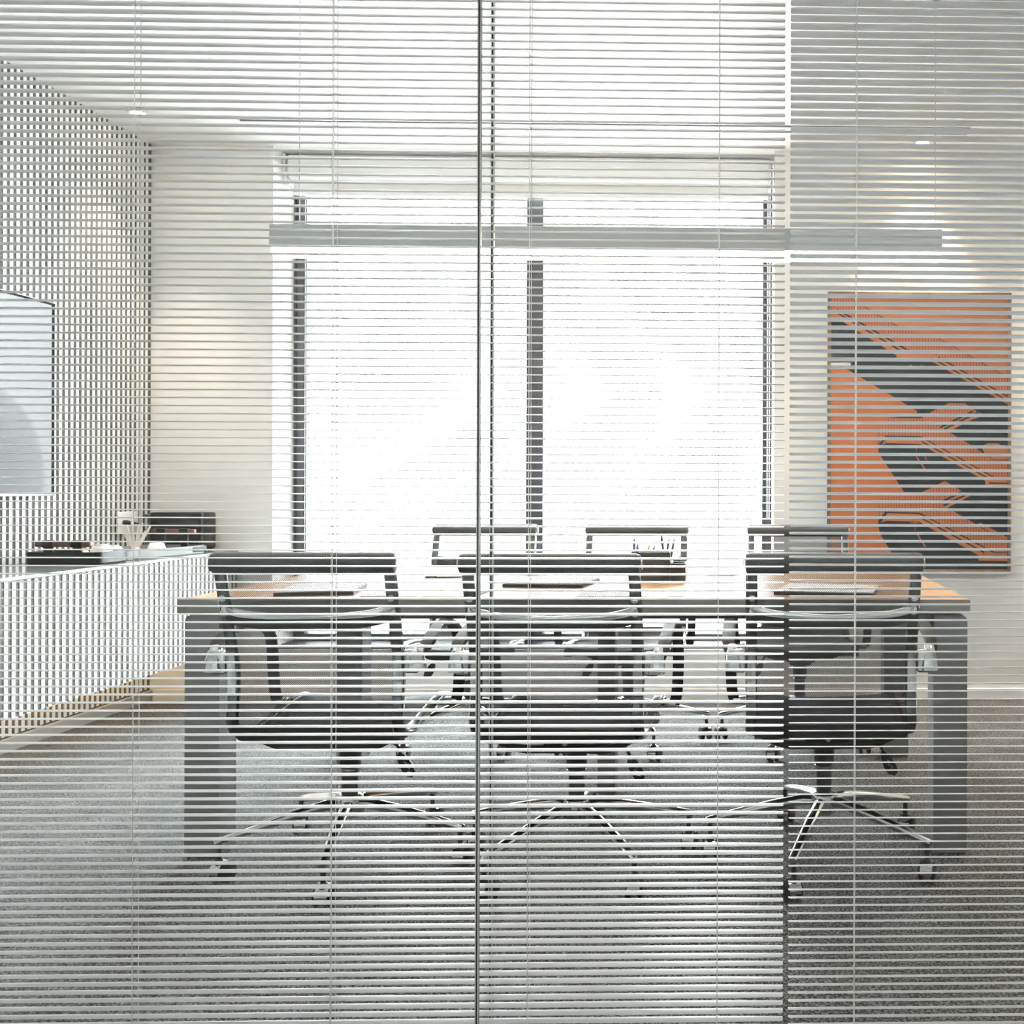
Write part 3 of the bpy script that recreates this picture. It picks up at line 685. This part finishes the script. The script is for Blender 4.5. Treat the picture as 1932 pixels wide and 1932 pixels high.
M['violet'] = mat('violet_pen', (.10, .09, .22), .4); M['yellow'] = mat('yellow_pencil', (.62, .45, .10), .5); M['graphite'] = mat('graphite_grey', (.09, .095, .10), .45)
stick('pen', 'violet pen standing at the left end of the black organizer', 'pen', (-.387, 3.49, Zp), (-.388, 3.50, TT + .155), .005, M['violet'])
stick('pen', 'short dark pen beside the violet pen in the organizer', 'pen', (-.372, 3.475, Zp), (-.376, 3.49, TT + .135), .005, M['graphite'])
stick('pencil', 'yellow pencil leaning in the middle of the organizer', 'pencil', (-.365, 3.51, Zp), (-.335, 3.50, TT + .128), .005, M['yellow'])
stick('pen', 'grey pen leaning right beside the yellow pencil', 'pen', (-.345, 3.50, Zp), (-.318, 3.50, TT + .128), .005, M['graphite'])
stick('pencil', 'tallest dark pencil standing near the right end of the organizer', 'pencil', (-.275, 3.49, Zp), (-.296, 3.49, TT + .170), .0045, M['graphite'])
stick('pencil', 'sharpened dark pencil leaning right beside the tallest pencil', 'pencil', (-.292, 3.50, Zp), (-.268, 3.50, TT + .152), .0045, M['graphite'])
stick('pencil', 'rightmost dark pencil leaning over the right edge of the organizer', 'pencil', (-.277, 3.51, Zp), (-.251, 3.51, TT + .152), .0045, M['graphite'])
def pad(name, label, cat, x0, x1, y0, y1, h, m1, rz=0, cover=None):
    cx, cy = (x0 + x1) / 2, (y0 + y1) / 2
    t = thing(name, label, cat, (cx, cy, TT), R(rz)); hx, hy = (x1 - x0) / 2, (y1 - y0) / 2
    MB().bev(-hx, hx, -hy, hy, .0004, h, .001, 1).build('pages' if cover is None else 'cover', m1, t)
    if cover is None: MB().box(-hx, hx, hy - .016, hy + .001, h, h + .0012).build('glued_edge', M['folder'], t, smooth=False)
    else: MB().box(-hx + .006, hx - .002, -hy + .003, hy - .003, h, h + .003).build('pages', M['paper'], t, smooth=False)
pad('writing_pad', 'thin white writing pad on the table between the left and middle near chairs', 'notepad', -1.12, -.80, 2.985, 3.20, .006, M['paper'], 0)
pad('writing_pad', 'thin white writing pad on the table just right of the middle near chair', 'notepad', -.50, -.19, 2.985, 3.17, .006, M['paper'], 2)
pad('folder', 'black document folder on the table seen through the left near chair', 'folder', -1.42, -1.20, 3.05, 3.32, .010, M['folder'], 12, True)
pad('folder', 'black document folder on the table seen through the right near chair', 'folder', .10, .40, 3.05, 3.30, .010, M['folder'], -12, True)
pad('folder', 'black document folder on the table seen through the middle near chair', 'folder', -.78, -.52, 3.30, 3.55, .010, M['folder'], -5, True)
def flatpen(label, x, y, rz, L=.14):
    t = thing('pen', label, 'pen', (x, y, TT + .005), R(rz))
    MB().tube([(-L / 2, 0, 0), (L / 2 - .02, 0, 0)], .0045, 8).build('barrel', M['graphite'], t)
    MB().tube([(L / 2 - .02, 0, 0), (L / 2, 0, 0)], .0045, 8, scale=[1, .2]).build('tip', M['chrome'], t)
    MB().box(-L / 2, -L / 2 + .04, -.001, .001, .0045, .0065).build('clip', M['chrome'], t, smooth=False)
flatpen('dark pen lying on the table in front of the far left chair', -1.06, 3.62, 8)
flatpen('dark pen lying on the table right of the pen organizer', -.09, 3.72, -4, .12)

# ================================================================ things on the credenza
def tray(label, x0, x1, y0, y1, h, body, handle_y, hx0, hx1, hz, corner=None, rz=0):
    t = thing('serving_tray', label, 'tray', ((x0 + x1) / 2, (y0 + y1) / 2, CT)); mt = rel(t)
    # open tray with rounded corners: floor and rim
    def ring(ins, z):
        r_ = max(.03 - ins, .006); pts = []
        for cx, cy, a0 in ((x1 - ins - r_, y1 - ins - r_, 0), (x0 + ins + r_, y1 - ins - r_, 90), (x0 + ins + r_, y0 + ins + r_, 180), (x1 - ins - r_, y0 + ins + r_, 270)):
            for i in range(5): a = R(a0 + 22.5 * i); pts.append((cx + r_ * math.cos(a), cy + r_ * math.sin(a), z))
        return pts
    rs_ = [ring(.006, CT), ring(0, CT + .006), ring(0, CT + h), ring(.004, CT + h), ring(.006, CT + .010)]; k = 20
    vs = [p for r_ in rs_ for p in r_]
    fs = [(i * k + j, i * k + (j + 1) % k, (i + 1) * k + (j + 1) % k, (i + 1) * k + j) for i in range(4) for j in range(k)]
    fs += [tuple(range(k))[::-1], tuple(4 * k + j for j in range(k))]
    MB().add(vs, fs).xform(mt).build('tray_body', body, t)
    if corner:
        MB().bev(x1 - .028, x1 + .0015, y1 - .11, y1 + .0015, CT + .004, CT + h + .0015, .012, 3).xform(mt).build('corner_cap', M['blksatin'], t)
    MB().bev(hx0, hx1, handle_y - .010, handle_y + .010, hz - .012, hz + .012, .004, 2).xform(mt).build('handle_bar', M['walnut'], t)
    for f in (.22, .75):
        xx = hx0 + (hx1 - hx0) * f
        b = MB().bev(xx - .022, xx + .022, handle_y - .013, handle_y + .013, hz - .015, hz + .015, .005, 2)
        b.bev(xx - .018, xx + .018, handle_y - .006, handle_y + .006, CT + .008, hz - .012, .003, 1)
        b.xform(mt).build('handle_strap', M['blksatin'], t)
    t.rotation_euler = (0, 0, R(rz))
    return t
tray('black serving tray with walnut handle bar, nearest on the credenza', -2.87, -2.575, 4.12, 4.32, .050, M['blksatin'], 4.145, -2.835, -2.618, .832)
tray('grey sided serving tray with walnut handle bar, further along the credenza', -2.84, -2.56, 4.335, 4.865, .040, M['silver'], 4.835, -2.815, -2.60, .852, True, rz=-8)
def cup(label, x, y, z, s=1.0):
    t = thing('cup', label, 'cup', (x, y, z), group='upturned white cups on the trays')
    MB().lathe([(.038 * s, .0), (.040 * s, .002), (.036 * s, .022 * s), (.028 * s, .044 * s), (.024 * s, .048 * s), (0, .048 * s)], n=22).build('bowl', M['porcelain'], t)
    MB().lathe([(.017 * s, .047 * s), (.019 * s, .054 * s), (.015 * s, .054 * s), (.014 * s, .048 * s)], n=18).build('foot_ring', M['porcelain'], t)
cup('upturned white cup standing behind the walnut handle of the black tray', -2.72, 4.24, CT + .010, .9)
cup('upturned white cup at the far right corner of the black tray', -2.66, 4.275, CT + .010, 1.2)
cup('upturned white cup at the near end of the grey tray, left of the stirrers', -2.685, 4.40, CT + .010, 1.0)
cup('upturned white cup in the grey tray right of the stirrers', -2.655, 4.66, CT + .010, 1.05)
hd = thing('stirrer_holder', 'small pale cup holding the fan of wooden stirrers', 'holder', (-2.69, 4.56, CT + .010))
MB().lathe([(.012, 0), (.016, 0), (.019, .035), (.0165, .035), (.0135, .004)], n=16).build('cup_wall', M['porcelain'], hd)
MB().lathe([(0, .001), (.0125, .001), (.0125, .003), (0, .003)], n=16).build('cup_base', M['porcelain'], hd)
for i, (dx, dy, L) in enumerate(((-.55, -.3, .14), (-.42, -.2, .14), (-.33, .1, .135), (-.12, -.1, .165), (.10, .2, .13), (.22, -.1, .14), (.55, .1, .14), (.42, -.2, .11))):
    d = Vector((dx, 0, 1)).normalized(); p0 = Vector((-2.69 - dx * .012, 4.56 + (i - 3.5) * .003, CT + .016))
    t = thing('stirrer', 'pale wooden coffee stirrer fanned out in the small holder', 'stirrer', p0, group='stirrers in the holder')
    MB().sweep([(0, 0, 0), d * L * .9, d * L], rrect(.009, .0022, .0008), up=(0, 1, 0), scale=[1, 1.1, .8]).build('shaft', M['stick'], t)
ap = thing('coffee_machine', 'glossy black box-shaped appliance at the far end of the credenza', 'appliance', (-2.745, 5.03, CT))
MB().bev(-2.872, -2.622, 4.975, 5.115, CT + .008, .938, .012, 3).xform(rel(ap)).build('casing', M['blkgloss'], ap)
MB().bev(-2.86, -2.634, 4.972, 4.977, CT + .02, .80, .002, 1).xform(rel(ap)).build('front_panel', M['blksatin'], ap)
for x in (-2.85, -2.645):
    for y in (4.99, 5.10): MB().lathe([(.010, CT), (.010, CT + .010)], (x, y, 0), n=10).xform(rel(ap)).build('foot', M['black'], ap)
gj = thing('glass_jar', 'clear glass jar left of the black appliance', 'jar', (-2.90, 5.03, CT))
MB().lathe([(.026, .001), (.028, .006), (.028, .16), (.026, .165), (.0265, .16), (.0265, .008), (.0, .006)], n=20).build('jar_wall', M['wpane'], gj)
MB().lathe([(0, .165), (.029, .165), (.030, .172), (.026, .178), (0, .178)], n=20).build('lid', M['steel'], gj)
# outlet and plug
ou = thing('wall_outlet', 'square white power outlet plate on the battened wall', 'outlet', (XL + .014, 4.912, .84))
MB().bev(XL + .014, XL + .024, 4.842, 4.988, .838, .942, .003, 2).xform(rel(ou)).build('plate', M['plate'], ou)
for y in (4.885, 4.945): MB().lathe([(0, .0), (.018, .0), (.018, .002), (0, .002)], (XL + .0235, y, .89), 'x', 16).xform(rel(ou)).build('socket', M['trim'], ou)
pg = thing('power_plug', 'black power plug and cable in the white outlet above the credenza', 'plug', (XL + .026, 4.885, .89))
MB().tube([(0, 0, 0), (.012, 0, 0), (.03, .004, 0), (.05, .012, -.002)], .014, 10, scale=[1, 1, .6, .35], up=(0, 0, 1)).build('plug_body', M['black'], pg)
MB().tube(catmull([(.048, .012, -.002), (.065, .02, -.008), (.075, .03, -.03), (.078, .04, -.07), (.072, .05, -.12), (.062, .075, -.135)], 4), .0035, 7).build('cable', M['black'], pg)
